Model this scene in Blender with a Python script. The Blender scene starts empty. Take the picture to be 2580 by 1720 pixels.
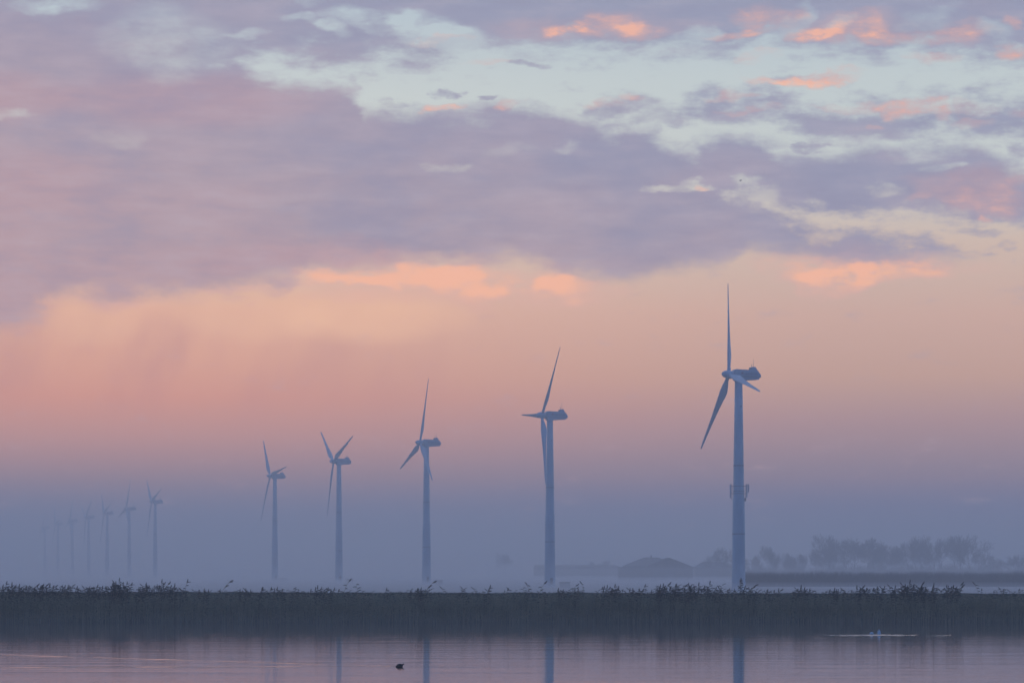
import bpy, bmesh, math, random
import numpy as np
from mathutils import Vector, Matrix

# ------------------------------------------------------------------ camera, sky, exposure
F = 7167.0            # focal length in photo pixels (100 mm on a 36 mm sensor, 2580 px wide)
CAM_Z = 4.1           # eye height above the water
HOR = 1440.0          # horizon row in the photo
scene = bpy.context.scene
COL = scene.collection
cd = bpy.data.cameras.new("camera"); cam = bpy.data.objects.new("camera", cd); COL.objects.link(cam)
cd.sensor_width = 36; cd.lens = 100; cd.clip_start = 0.5; cd.clip_end = 30000
cd.shift_y = (HOR - 860) / 2580
cam.location = (0, 0, CAM_Z); cam.rotation_euler = (math.radians(90), 0, 0)
scene.camera = cam
scene.view_settings.view_transform = 'Standard'; scene.view_settings.look = 'None'
scene.view_settings.exposure = 0; scene.view_settings.gamma = 1
scene.cycles.use_denoising = True
HAZE = .00074          # haze density
TAU = HAZE * 84        # optical depth of the haze straight up
scene.cycles.volume_bounces = 2
scene.cycles.max_bounces = 8
scene.cycles.transparent_max_bounces = 8

def lin(c):
    return tuple(((v / 255) / 12.92 if v / 255 <= .04045 else ((v / 255 + .055) / 1.055) ** 2.4) for v in c)
def lin4(c): return lin(c) + (1,)

class NB:
    """tiny node-expression builder"""
    def __init__(s, tree): s.t = tree; s.n = tree.nodes; s.l = tree.links
    def put(s, sock, v):
        if isinstance(v, bpy.types.NodeSocket): s.l.new(v, sock)
        elif v is not None: sock.default_value = v
    def m(s, op, a, b=None, c=None, clamp=False):
        n = s.n.new('ShaderNodeMath'); n.operation = op; n.use_clamp = clamp
        for i, v in enumerate((a, b, c)):
            if v is not None: s.put(n.inputs[i], v)
        return n.outputs[0]
    def v(s, op, a, b=None, c=None):
        n = s.n.new('ShaderNodeVectorMath'); n.operation = op
        for i, x in enumerate((a, b, c)):
            if x is not None: s.put(n.inputs[i], x)
        return n.outputs['Value'] if op in ('DOT_PRODUCT', 'LENGTH', 'DISTANCE') else n.outputs[0]
    def comb(s, x, y, z=0.0):
        n = s.n.new('ShaderNodeCombineXYZ')
        for i, v in enumerate((x, y, z)): s.put(n.inputs[i], v)
        return n.outputs[0]
    def sep(s, a):
        n = s.n.new('ShaderNodeSeparateXYZ'); s.put(n.inputs[0], a); return n.outputs
    def smooth(s, x, lo, hi, a=0.0, b=1.0):
        n = s.n.new('ShaderNodeMapRange'); n.interpolation_type = 'SMOOTHSTEP'
        for i, v in enumerate((x, lo, hi, a, b)): s.put(n.inputs[i], v)
        return n.outputs[0]
    def noise(s, vec, scale, detail=3, rough=.5, dist=0.0, color=False):
        n = s.n.new('ShaderNodeTexNoise'); n.noise_dimensions = '3D'
        s.put(n.inputs['Vector'], vec); n.inputs['Scale'].default_value = scale
        n.inputs['Detail'].default_value = detail; n.inputs['Roughness'].default_value = rough
        n.inputs['Distortion'].default_value = dist
        return n.outputs['Color' if color else 0]
    def mix(s, f, a, b, blend='MIX'):
        n = s.n.new('ShaderNodeMix'); n.data_type = 'RGBA'; n.blend_type = blend
        s.put(n.inputs[0], f)
        for sock, v in ((n.inputs[6], a), (n.inputs[7], b)):
            s.put(sock, (v if isinstance(v, bpy.types.NodeSocket) else (tuple(v) + (1,))[:4]))
        return n.outputs[2]
    def ramp(s, f, pts, interp='EASE'):
        n = s.n.new('ShaderNodeValToRGB'); cr = n.color_ramp; cr.interpolation = interp
        while len(cr.elements) < len(pts): cr.elements.new(.5)
        for e, (p, c) in zip(cr.elements, pts): e.position = p
        for e, (p, c) in zip(cr.elements, pts): e.color = tuple(c) + (1,)
        s.put(n.inputs[0], f); return n.outputs[0]
    def curve(s, x, pts):
        """float curve; x and y both in 0..1"""
        n = s.n.new('ShaderNodeFloatCurve'); c = n.mapping.curves[0]
        for i, (px, py) in enumerate(pts):
            if i < 2: c.points[i].location = (px, py)
            else: c.points.new(px, py)
        for p in c.points: p.handle_type = 'AUTO_CLAMPED'
        n.mapping.update(); s.put(n.inputs['Value'], x); return n.outputs[0]

# The dusk sky.  A = azimuth, B = falling elevation, both in units of 1000/F radians
# (A = 1.29 is due north, B = 1.44 is the horizon, B grows downwards).
world = bpy.data.worlds.new("World"); scene.world = world; world.use_nodes = True
W = NB(world.node_tree); W.n.clear()
dirv = W.n.new('ShaderNodeTexCoord').outputs['Generated']
dx, dy, dz = W.sep(dirv)
K = F / 1000
az = W.m('ARCTAN2', dx, dy)
hor = W.m('SQRT', W.m('MAXIMUM', W.m('ADD', W.m('MULTIPLY', dx, dx), W.m('MULTIPLY', dy, dy)), 1e-4))
tel = W.m('DIVIDE', dz, hor)
A0 = W.m('MULTIPLY_ADD', az, K, 1.29)
B0 = W.m('MAXIMUM', W.m('MULTIPLY_ADD', tel, -K, HOR / 1000), -6.0)
P0 = W.comb(A0, B0, 0.0)
# turbulence that frays every cloud edge
wa = W.v('SUBTRACT', W.noise(W.v('MULTIPLY', P0, (1.0, 2.0, 1.0)), 3.2, 3, .55, color=True), (.5, .5, .5))
wb = W.v('SUBTRACT', W.noise(W.v('MULTIPLY', P0, (1.0, 1.7, 1.0)), 9.0, 8, .64, color=True), (.5, .5, .5))
P = W.v('MULTIPLY_ADD', wa, (.30, .11, 0), P0)
P = W.v('MULTIPLY_ADD', wb, (.125, .065, 0), P)
A, B, _z = W.sep(P)
fine = W.noise(W.v('MULTIPLY', P0, (1.0, 2.4, 1.0)), 8.0, 8, .66)
fine0 = W.m('MULTIPLY_ADD', fine, 2.2, -1.1)      # about -0.5 .. 0.5
broad = W.noise(W.v('MULTIPLY', P0, (1.0, 2.4, 1.0)), 2.6, 3, .5)
broad0 = W.m('MULTIPLY_ADD', broad, 2.0, -1.0)

def C(pts):      # a boundary drawn as B over A, points in photo thousandths
    x = W.m('MULTIPLY_ADD', A, 1 / 3.2, .3 / 3.2, clamp=True)
    return W.curve(x, [((a / 1000 + .3) / 3.2, b / 1000) for a, b in pts])
def stamp(cx, cy, sx, sy, rot=0.0, src=None):
    """1 in the middle of an ellipse, falling to 0 at its rim"""
    v = W.v('MULTIPLY_ADD', src or P, (1000 / sx, 1000 / sy, 0), (-cx / sx, -cy / sy, 0))
    if rot:   # shear: the ellipse climbs or falls along its length
        a, b, _ = W.sep(v); v = W.comb(a, W.m('MULTIPLY_ADD', a, rot, b), 0)
    d = W.v('DOT_PRODUCT', v, v)
    return W.smooth(d, 1.0, 0.0)
def total(lst):
    o = None
    for w, s_ in lst: o = W.m('MULTIPLY', s_, w) if o is None else W.m('MULTIPLY_ADD', s_, w, o)
    return o

Bn = W.m('MULTIPLY_ADD', B0, 1 / 2.0, .5 / 2.0, clamp=True)      # -0.5 .. 1.5 -> 0..1
def R(pts): return W.ramp(Bn, [((b + .5) / 2.0, lin(c)) for b, c in pts], 'LINEAR')
left = R([(-.5, (150, 165, 195)), (0, (184, 196, 206)), (.25, (202, 207, 207)), (.55, (212, 200, 188)), (.78, (225, 178, 162)),
          (.90, (216, 166, 155)), (1.0, (206, 154, 150)), (1.10, (184, 148, 155)), (1.20, (152, 138, 158)), (1.30, (132, 132, 161)), (1.44, (126, 130, 160)), (1.5, (116, 122, 152))])
right = R([(-.5, (140, 160, 198)), (0, (178, 192, 205)), (.20, (193, 202, 206)), (.42, (198, 203, 204)), (.62, (205, 184, 176)), (.80, (202, 170, 164)),
           (.95, (192, 160, 156)), (1.06, (172, 147, 157)), (1.18, (148, 137, 158)), (1.28, (132, 130, 160)), (1.44, (124, 128, 158)), (1.5, (114, 120, 150))])
sky = W.mix(W.smooth(A0, .3, 2.3), left, right)
# rain veils hanging below the cloud on the left
veil = W.noise(W.comb(W.m('MULTIPLY_ADD', B0, .22, A0), W.m('MULTIPLY', B0, .45), 0), 5.5, 5, .55)
veil = W.m('MULTIPLY', W.smooth(veil, .36, .72), W.m('MULTIPLY', W.smooth(A0, 1.5, .3), W.m('MULTIPLY', W.smooth(B0, .74, .84), W.smooth(B0, 1.12, .92))))
sky = W.mix(W.m('MULTIPLY', veil, .50), sky, lin((182, 142, 152)))
gold = W.m('MULTIPLY', total([(.75, stamp(640, 790, 240, 90, src=P0)), (.85, stamp(940, 800, 300, 80, src=P0)), (.5, stamp(230, 820, 160, 70, src=P0))]), W.m('ADD', .75, broad0))
sky = W.mix(gold, sky, lin((230, 184, 164)))

# --- big slate cloud bank
main_top = C([(-300, 0), (300, 60), (560, 150), (658, 192), (795, 206), (878, 243), (915, 270), (1000, 266), (1180, 280), (1290, 262), (1345, 278), (1400, 307), (1455, 325),
              (1560, 330), (1641, 340), (1729, 388), (1784, 360), (1866, 350), (1921, 364), (1976, 386), (2058, 396), (2222, 384), (2360, 382), (2442, 400), (2580, 440), (2900, 460)])
main_bot = C([(-300, 900), (0, 842), (82, 822), (165, 776), (274, 762), (494, 747), (640, 738), (735, 726), (775, 690), (860, 684), (1000, 676), (1100, 664), (1290, 662), (1390, 690),
              (1455, 706), (1537, 706), (1647, 690), (1729, 670), (1866, 658), (1888, 632), (1990, 636), (2113, 664), (2250, 674), (2387, 668), (2480, 640), (2600, 610), (2900, 590)])
gap_c = C([(-300, 300), (1500, 380), (1700, 440), (1866, 492), (1976, 532), (2113, 560), (2250, 575), (2400, 600), (2600, 612), (2900, 620)])
gap_w = C([(-300, -120), (1500, -120), (1760, -50), (1850, 4), (1976, 10), (2113, 14), (2250, 24), (2400, 38), (2600, 46), (2900, 46)])
s_top = W.m('SUBTRACT', B, main_top); s_bot = W.m('SUBTRACT', main_bot, B)
s_gap = W.m('SUBTRACT', W.m('ABSOLUTE', W.m('SUBTRACT', B, gap_c)), gap_w)
s_top = W.m('MULTIPLY_ADD', fine0, .055, s_top); s_bot = W.m('MULTIPLY_ADD', fine0, .045, s_bot)
main = W.m('MULTIPLY', W.m('MULTIPLY', W.smooth(s_top, -.030, .040), W.smooth(s_bot, -.034, .046)),
           W.smooth(W.m('MULTIPLY_ADD', fine0, .085, s_gap), -.024, .04))
# --- upper band of small cumulus on the right
b_top = C([(-300, 400), (1440, 330), (1475, 280), (1530, 246), (1600, 240), (1680, 262), (1730, 268), (1780, 250), (1870, 250), (1990, 268), (2060, 280), (2150, 276), (2300, 270), (2370, 292), (2430, 264), (2600, 268), (2900, 270)])
b_bot = C([(-300, 300), (1440, 325), (1560, 345), (1650, 306), (1700, 316), (1760, 312), (1850, 322), (1960, 340), (2050, 358), (2180, 372), (2300, 362), (2400, 345), (2500, 362), (2600, 370), (2900, 380)])
s_b = W.m('MULTIPLY_ADD', fine0, .11, W.m('MINIMUM', W.m('SUBTRACT', B, b_top), W.m('SUBTRACT', b_bot, B)))
band = W.m('MULTIPLY', W.smooth(s_b, -.040, .052), .95)
# --- ceiling cloud along the top
c_bot = C([(-300, 500), (0, 400), (300, 300), (500, 230), (590, 176), (700, 158), (850, 168), (1000, 152), (1120, 134), (1180, 116), (1290, 114), (1450, 122), (1700, 122), (1830, 128), (1900, 120), (1980, 132), (2120, 152), (2300, 150), (2450, 168), (2600, 160), (2900, 160)])
s_c = W.m('MULTIPLY_ADD', fine0, .12, W.m('SUBTRACT', c_bot, B))
ceil = W.m('MULTIPLY', W.smooth(s_c, -.05, .06), .95)
# isolated scraps, and holes
scraps = total([(.8, stamp(1130, 222, 48, 24)), (.85, stamp(1235, 250, 62, 17)), (.45, stamp(985, 250, 60, 16)), (.55, stamp(1310, 155, 70, 14)), (.4, stamp(870, 190, 40, 60)),
                (.4, stamp(2080, 165, 150, 30)), (.5, stamp(2330, 165, 110, 26, -.3)), (.7, stamp(2520, 400, 90, 32)), (.5, stamp(2460, 590, 120, 22)), (.45, stamp(2530, 630, 60, 28)), (.55, stamp(2440, 655, 55, 10)),
                (.7, stamp(2070, 385, 60, 14)), (.5, stamp(2330, 352, 60, 22)), (.45, stamp(2040, 205, 150, 14)), (.5, stamp(1720, 330, 60, 22))])
holes = total([(.75, stamp(130, 30, 144, 32.4)), (.8, stamp(930, 58, 156, 37.8, -.25)), (.8, stamp(1060, 72, 144, 40.5, -.3)), (.7, stamp(1160, 98, 84, 35.1)), (.6, stamp(750, 62, 60, 21.6)), (.9, stamp(830, 90, 60, 24.3, -.4)), (.5, stamp(600, 92, 60, 20.25)), (.4, stamp(430, 110, 192, 121.5)), (.35, stamp(760, 10, 48, 27)),
               (.95, stamp(1710, 468, 102, 17.55)), (.3, stamp(1410, 378, 72, 13.5)), (.35, stamp(1120, 418, 54, 16.2)), (.2, stamp(1240, 385, 84, 18.9)), (.5, stamp(1940, 500, 60, 35.1)), (.55, stamp(2060, 590, 72, 13.5)),
               (.6, stamp(2110, 60, 54, 27)), (.6, stamp(1990, 60, 36, 81)), (.6, stamp(1760, 90, 48, 32.4)), (.55, stamp(2200, 480, 48, 24.3)), (.5, stamp(2340, 432, 48, 16.2)), (.4, stamp(2330, 60, 72, 40.5)), (.45, stamp(2500, 90, 72, 27)), (.3, stamp(1690, 300, 48, 54)), (.4, stamp(20, 302, 60, 21.6)), (.15, stamp(320, 370, 96, 29.7))])
cover = W.m('MAXIMUM', W.m('MAXIMUM', main, band), W.m('MAXIMUM', ceil, W.m('MULTIPLY', W.smooth(W.m('MULTIPLY_ADD', fine0, 1.0, scraps), .12, .85), .85)))
holes = W.m('MULTIPLY', W.m('MULTIPLY', holes, W.m('MULTIPLY_ADD', fine0, 1.8, .85)), 1.0, clamp=True)
cover = W.m('MULTIPLY', cover, W.m('SUBTRACT', 1.0, holes), clamp=True)
# away from the photographed quarter the sky goes on as broken stratocumulus
gen = W.noise(W.v('MULTIPLY', dirv, (1, 1, 3.5)), 3.4, 5, .55)
gen = W.smooth(gen, .42, .60)
away = W.m('MAXIMUM', W.smooth(W.m('ABSOLUTE', az), .22, .40), W.smooth(tel, .22, .34))
cover = W.mix(away, cover, W.m('MULTIPLY', gen, .85))
# cloud body colour: slate at the top right, mauve low and left
tint = W.smooth(W.m('ADD', W.m('MULTIPLY_ADD', A0, -.32, B0), W.m('MULTIPLY_ADD', broad0, .45, W.m('MULTIPLY', fine0, .10))), -.55, .75)
body = W.ramp(tint, [(0, lin((152, 154, 180))), (.35, lin((161, 154, 176))), (.7, lin((172, 156, 172))), (1, lin((183, 156, 167)))], 'LINEAR')
pink = total([(.55, stamp(480, 260, 420, 90, src=P0)), (.5, stamp(0, 260, 260, 80, src=P0)), (.3, stamp(120, 480, 320, 110, src=P0)), (.45, stamp(900, 660, 500, 50)), (.5, stamp(1320, 690, 180, 40)), (.4, stamp(2450, 480, 220, 60))])
body = W.mix(W.m('MULTIPLY', pink, .8), body, lin((190, 152, 162)))
body = W.mix(W.m('MULTIPLY', W.m('MULTIPLY_ADD', broad0, .9, W.m('MULTIPLY', fine0, .8)), .45, clamp=True), body, lin((182, 174, 192)))
lay = W.m('MULTIPLY_ADD', W.noise(W.v('MULTIPLY', P0, (1.0, 5.0, 1.0)), 5.0, 7, .62), 2.4, -1.2)
body = W.mix(W.m('MULTIPLY', W.m('MAXIMUM', lay, 0.0), .55, clamp=True), body, lin((188, 176, 190)))
body = W.mix(W.m('MULTIPLY', W.m('MULTIPLY', lay, -1.0), .55, clamp=True), body, lin((144, 138, 166)))
body = W.mix(W.m('MULTIPLY', W.m('MULTIPLY_ADD', broad0, -.8, W.m('MULTIPLY', fine0, -.6)), .7, clamp=True), body, lin((142, 138, 168)))
col = W.mix(W.m('MULTIPLY', cover, .96), sky, body)
# cloud tops and bellies that still catch the sun
glow = [(1.0, stamp(870, 704, 162.5, 27, .10)), (1.0, stamp(1060, 696, 175, 36, .2)), (.9, stamp(1170, 692, 87.5, 39)), (.3, stamp(1300, 735, 187.5, 60)), (.18, stamp(1410, 740, 150, 45)), (.4, stamp(930, 752, 200, 18)), (.3, stamp(1240, 755, 275, 24)),
        (.35, stamp(600, 742, 150, 15)), (.4, stamp(300, 772, 150, 21)),
        (.95, stamp(2040, 672, 162.5, 54, -.25)), (1.0, stamp(2190, 700, 212.5, 45)), (.7, stamp(2080, 735, 87.5, 39)), (.4, stamp(1710, 699, 50, 9)), (.4, stamp(2440, 690, 87.5, 21)),
        (.75, stamp(1420, 64, 75, 22.5)), (.45, stamp(1530, 60, 175, 33)), (.5, stamp(1640, 74, 75, 24)), (.8, stamp(1920, 58, 93.75, 48, .35)), (.75, stamp(1860, 92, 57.5, 18)), (1.15, stamp(2058, 96, 80, 36)), (.5, stamp(2170, 90, 112.5, 54)), (.35, stamp(2130, 50, 100, 30)),
        (.6, stamp(2320, 112, 162.5, 30)), (.4, stamp(2420, 92, 100, 27)), (.85, stamp(2548, 147, 62.5, 25.5)), (.7, stamp(2575, 75, 42.5, 22.5)), (.45, stamp(1795, 100, 50, 15)), (.6, stamp(1925, 160, 93.75, 15, .5)), (.65, stamp(1960, 213, 137.5, 13.5)), (.95, stamp(2065, 209, 118.75, 19.5, .6)), (.5, stamp(2320, 172, 75, 19.5, .3)),
        (.85, stamp(1592, 245, 52.5, 13.5)), (.6, stamp(1530, 270, 87.5, 21)), (.5, stamp(1480, 285, 37.5, 15)), (.45, stamp(1840, 248, 75, 12)), (.5, stamp(1880, 286, 75, 10.5)), (.55, stamp(2120, 284, 112.5, 15)), (.95, stamp(2260, 282, 106.25, 19.5, -.15)), (.5, stamp(2340, 295, 37.5, 21)), (.4, stamp(2440, 285, 100, 24)), (.45, stamp(2430, 318, 75, 13.5)), (.4, stamp(2225, 327, 50, 9)), (.35, stamp(2570, 305, 50, 15)),
        (1.1, stamp(1108, 269, 57.5, 15)), (.75, stamp(1312, 272, 52.5, 16.5)), (.5, stamp(1215, 149, 87.5, 12)), (.35, stamp(1130, 103, 75, 9)), (.9, stamp(1746, 471, 37.5, 12)), (.5, stamp(2545, 520, 112.5, 45)), (.7, stamp(2470, 553, 32.5, 12)), (.45, stamp(2400, 515, 87.5, 24)), (.35, stamp(2270, 510, 50, 18)), (.35, stamp(2050, 604, 37.5, 7.5)), (.35, stamp(2570, 468, 62.5, 15)),
        (.42, stamp(1060, 715, 460, 62, src=P0)), (.35, stamp(1000, 702, 300, 26, .06)), (.5, stamp(1230, 722, 260, 44)), (.35, stamp(1440, 738, 170, 34)), (.45, stamp(2150, 698, 260, 44)), (.3, stamp(1020, 655, 300, 30)), (.5, stamp(1240, 722, 190, 34)), (.35, stamp(2260, 680, 150, 40)), (.30, stamp(1500, 60, 330, 46)), (.34, stamp(2150, 78, 220, 62)), (.24, stamp(2440, 500, 240, 60)), (.25, stamp(2100, 640, 190, 50))]
glowm = W.m('MULTIPLY', total(glow), W.m('MULTIPLY_ADD', fine0, 1.35, .54), clamp=True)
gcol = W.mix(W.smooth(glowm, .2, .9), lin((220, 174, 170)), lin((245, 184, 162)))
col = W.mix(W.m('MULTIPLY', glowm, .86), col, gcol)
# the low sky is brighter than it looks: the haze in front of it takes its share
low = W.m('DIVIDE', 1.0, W.m('POWER', 2.71828, W.m('MULTIPLY', W.m('DIVIDE', -1.0, W.m('MAXIMUM', tel, .03)), TAU)))
low = W.m('MINIMUM', low, 6.5)
HZ = lin((128, 132, 162))
col = W.v('ADD', W.v('MULTIPLY', W.v('SUBTRACT', col, HZ), W.comb(low, low, low)), HZ)
col = W.v('MAXIMUM', col, (.02, .02, .02))
# overhead and behind the camera the dusk is deep blue
back = W.smooth(dy, .75, -.15)
zen = W.smooth(tel, .25, 1.1)
bl = W.mix(W.m('MULTIPLY', cover, .35), lin((30, 98, 172)), lin((52, 98, 154)))
side = W.smooth(W.m('ABSOLUTE', az), .40, .95)
col = W.mix(W.m('MULTIPLY', side, .75), col, lin((172, 196, 232)))
col = W.mix(W.m('MULTIPLY', zen, .9), col, W.mix(cover, lin((196, 212, 244)), lin((208, 206, 236))))
col = W.mix(W.m('MULTIPLY', back, .9), col, bl)
col = W.mix(W.smooth(tel, 0.0, -.05), col, lin((84, 92, 122)))
bg = W.n.new('ShaderNodeBackground'); W.put(bg.inputs[0], col); bg.inputs[1].default_value = 1.0
wo = W.n.new('ShaderNodeOutputWorld'); W.l.new(bg.outputs[0], wo.inputs[0])
world.cycles.sampling_method = 'MANUAL'; world.cycles.sample_map_resolution = 512

# ------------------------------------------------------------------ helpers
rng = np.random.default_rng(7); rnd = random.Random(7)
def at(px, py=None, D=None, z=None):
    """world point seen at photo pixel px,py: at distance D, or on height z"""
    if D is None: D = F * (CAM_Z - z) / (py - HOR)
    return Vector(((px - 1290) / F * D, D, CAM_Z + (HOR - py) / F * D if py is not None else (z or 0)))
def mat(name, base, rough=.7, var=.0, scale=1.0, base2=None, metallic=0, spec=.5, detail=4, stretch=(1, 1, 1), rand=0.0):
    m = bpy.data.materials.new(name); m.use_nodes = True
    N = NB(m.node_tree); b = m.node_tree.nodes['Principled BSDF']
    b.inputs['Roughness'].default_value = rough; b.inputs['Metallic'].default_value = metallic
    b.inputs['Specular IOR Level'].default_value = spec
    tc = m.node_tree.nodes.new('ShaderNodeTexCoord').outputs['Object']
    n = N.noise(N.v('MULTIPLY', tc, stretch), scale, detail, .6)
    c2 = base2 or tuple(v * (1 - var) for v in base)
    c = N.mix(N.smooth(n, .32, .68), c2, base)
    if rand:
        oi = m.node_tree.nodes.new('ShaderNodeNewGeometry').outputs['Random Per Island']
        c = N.mix(N.m('MULTIPLY', oi, rand), c, tuple(v * .45 for v in base))
    N.put(b.inputs['Base Color'], c)
    return m
def mesh(name, V, Fc, m, parent=None, smooth=False, mats=None):
    me = bpy.data.meshes.new(name); me.from_pydata([tuple(v) for v in V], [], Fc); me.update()
    me.materials.append(m)
    if smooth: me.polygons.foreach_set('use_smooth', [True] * len(me.polygons))
    o = bpy.data.objects.new(name, me); COL.objects.link(o)
    if parent: o.parent = parent
    return o
def bobj(name, bm, m, parent=None, smooth=False):
    me = bpy.data.meshes.new(name); bm.normal_update(); bm.to_mesh(me); bm.free(); me.materials.append(m)
    if smooth: me.polygons.foreach_set('use_smooth', [True] * len(me.polygons))
    o = bpy.data.objects.new(name, me); COL.objects.link(o)
    if parent: o.parent = parent
    return o
def empty(name, loc, rz=0):
    o = bpy.data.objects.new(name, None); o.empty_display_size = .5; COL.objects.link(o)
    o.location = loc; o.rotation_euler = (0, 0, rz); return o
def tag(o, label=None, cat=None, group=None, kind=None):
    if label: o['label'] = label
    if cat: o['category'] = cat
    if group: o['group'] = group
    if kind: o['kind'] = kind
    return o
def copy_tree(o, parent=None):
    c = o.copy(); COL.objects.link(c)
    if parent: c.parent = parent
    for ch in o.children: copy_tree(ch, c)
    return c
def box(bm, x0, x1, y0, y1, z0, z1):
    r = bmesh.ops.create_cube(bm, size=1)
    for v in r['verts']:
        v.co = Vector(((x0 + x1) / 2 + v.co.x * (x1 - x0), (y0 + y1) / 2 + v.co.y * (y1 - y0), (z0 + z1) / 2 + v.co.z * (z1 - z0)))
    return r['verts']
def tube(bm, pts, rad, n=12, cap=True):
    rings = []; pts = [Vector(p) for p in pts]
    for i, p in enumerate(pts):
        d = (pts[min(i + 1, len(pts) - 1)] - pts[max(i - 1, 0)]).normalized()
        a = d.orthogonal().normalized() if abs(d.z) < .99 else Vector((1, 0, 0))
        if abs(d.z) < .99: a = Vector((0, 0, 1)).cross(d).normalized()
        b = d.cross(a)
        r = rad[i] if isinstance(rad, (list, tuple)) else rad
        rings.append([bm.verts.new(p + (a * math.cos(t) + b * math.sin(t)) * r) for t in [2 * math.pi * k / n for k in range(n)]])
    for u, v in zip(rings, rings[1:]):
        for k in range(n): bm.faces.new((u[k], u[(k + 1) % n], v[(k + 1) % n], v[k]))
    if cap:
        bm.faces.new(rings[0][::-1]); bm.faces.new(rings[-1])
    return rings

# ------------------------------------------------------------------ materials
M_white = mat('turbine_paint', (.50, .62, .72), .42, .22, .5, stretch=(1, 1, .25))
M_metal = mat('dark_steel', (.16, .17, .19), .5, .3, 3)
M_letter = mat('navy_lettering', (.03, .05, .14), .5, .1, 3)
M_red = mat('red_emblem', (.30, .04, .05), .5, .1, 3)
M_grey = mat('kiosk_grey', (.10, .12, .12), .6, .3, 2)
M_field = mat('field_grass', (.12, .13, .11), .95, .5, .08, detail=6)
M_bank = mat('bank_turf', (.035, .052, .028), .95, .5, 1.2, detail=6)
M_reed = mat('reed_straw', (.54, .42, .24), .85, .5, .6, rand=.8)
M_leaf = mat('reed_leaf', (.10, .08, .05), .85, .5, .8, rand=.8)
M_plume = mat('reed_plume', (.050, .032, .026), .95, .4, 3, rand=.5)
M_bark = mat('winter_bark', (.13, .115, .11), .95, .4, 2)
M_hedge = mat('dry_reed_screen', (.10, .095, .095), .95, .5, .5, rand=.7)
M_roof = mat('barn_roof', (.07, .075, .085), .8, .3, .8)
M_wall = mat('barn_wall', (.075, .070, .070), .8, .3, .8)
M_black = mat('black_plumage', (.010, .011, .013), .6, .3, 20)
M_feather = mat('white_plumage', (.85, .86, .88), .7, .12, 20)

# ------------------------------------------------------------------ ground and water
GZ = -1.3
prof = [(-700, 1.2), (-14, 1.2), (-4, 1.6), (4, 1.6), (10, .4), (14, -1.4), (229, -1.4), (233.2, -.05), (236.5, 1.2), (240, 2.2), (241.5, 2.33), (246, 2.36), (249, 2.0), (258, GZ),
        (300, GZ), (600, GZ), (1200, GZ), (2500, GZ), (5000, GZ), (8500, GZ)]
xs = np.unique(np.concatenate([np.linspace(-4500, 4500, 61), np.linspace(-130, 130, 261)]))
V, Fc = [], []
for j, (y, z) in enumerate(prof):
    for i, x in enumerate(xs):
        k = 1 if -2 < x / 70 < 2 else .3
        dz_ = .05 * math.sin(x * .31) * math.sin(x * .073 + 1) + .04 * math.sin(x * 1.3 + y) if 236 < y < 247 else 0
        if 229 <= y <= 234: dy_ = .35 * math.sin(x * .21) + .25 * math.sin(x * .77 + 2)
        else: dy_ = 0
        tilt = -.0016 * (x + 44) if 236 < y < 250 and abs(x) < 131 else 0     # the dike crest falls slightly to the right
        if 236 < y < 250 and abs(x) >= 131: tilt = -.0016 * (math.copysign(131, x) + 44)
        V.append((x, y + dy_, z + dz_ + tilt))
nx = len(xs)
for j in range(len(prof) - 1):
    for i in range(nx - 1): Fc.append((j * nx + i, j * nx + i + 1, (j + 1) * nx + i + 1, (j + 1) * nx + i))
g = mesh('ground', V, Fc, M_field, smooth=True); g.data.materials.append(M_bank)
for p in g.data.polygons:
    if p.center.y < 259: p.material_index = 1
tag(g, 'flat polder ground with the grassy dike along the water', kind='structure')

M_water = bpy.data.materials.new('water'); M_water.use_nodes = True
N = NB(M_water.node_tree); b = M_water.node_tree.nodes['Principled BSDF']
b.inputs['Base Color'].default_value = (.012, .016, .022, 1); b.inputs['Roughness'].default_value = .03; b.inputs['IOR'].default_value = 1.333
tc = M_water.node_tree.nodes.new('ShaderNodeTexCoord').outputs['Object']
b.inputs['Specular Tint'].default_value = (1, 1, 1, 1)
n1 = N.noise(N.v('MULTIPLY', tc, (1, 1.6, 1)), 1.5, 3, .5)
n2 = N.noise(N.v('MULTIPLY', tc, (.35, 1.2, 1)), .55, 3, .5)
pat = N.smooth(N.noise(N.v('MULTIPLY', tc, (.5, 1.0, 1)), .05, 3, .6), .35, .7)
n3 = N.noise(N.v('MULTIPLY', tc, (.05, .26, 1)), 1.0, 6, .62)
hgt = N.m('ADD', N.m('MULTIPLY_ADD', n3, 12.0, 0.0), N.m('ADD', N.m('MULTIPLY', n1, N.m('MULTIPLY_ADD', pat, .7, .6)), N.m('MULTIPLY', n2, 1.4)))
bp = M_water.node_tree.nodes.new('ShaderNodeBump'); bp.inputs['Strength'].default_value = 1; bp.inputs['Distance'].default_value = .0021
N.put(bp.inputs['Height'], hgt); N.l.new(bp.outputs[0], b.inputs['Normal'])
wx = np.linspace(-400, 400, 9); wy = [11, 60, 120, 180, 236]
V = [(x, y, 0) for y in wy for x in wx]
Fc = [(j * 9 + i, j * 9 + i + 1, (j + 1) * 9 + i + 1, (j + 1) * 9 + i) for j in range(4) for i in range(8)]
w = mesh('water', V, Fc, M_water); tag(w, 'calm canal water with fine ripples', kind='structure')

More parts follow.
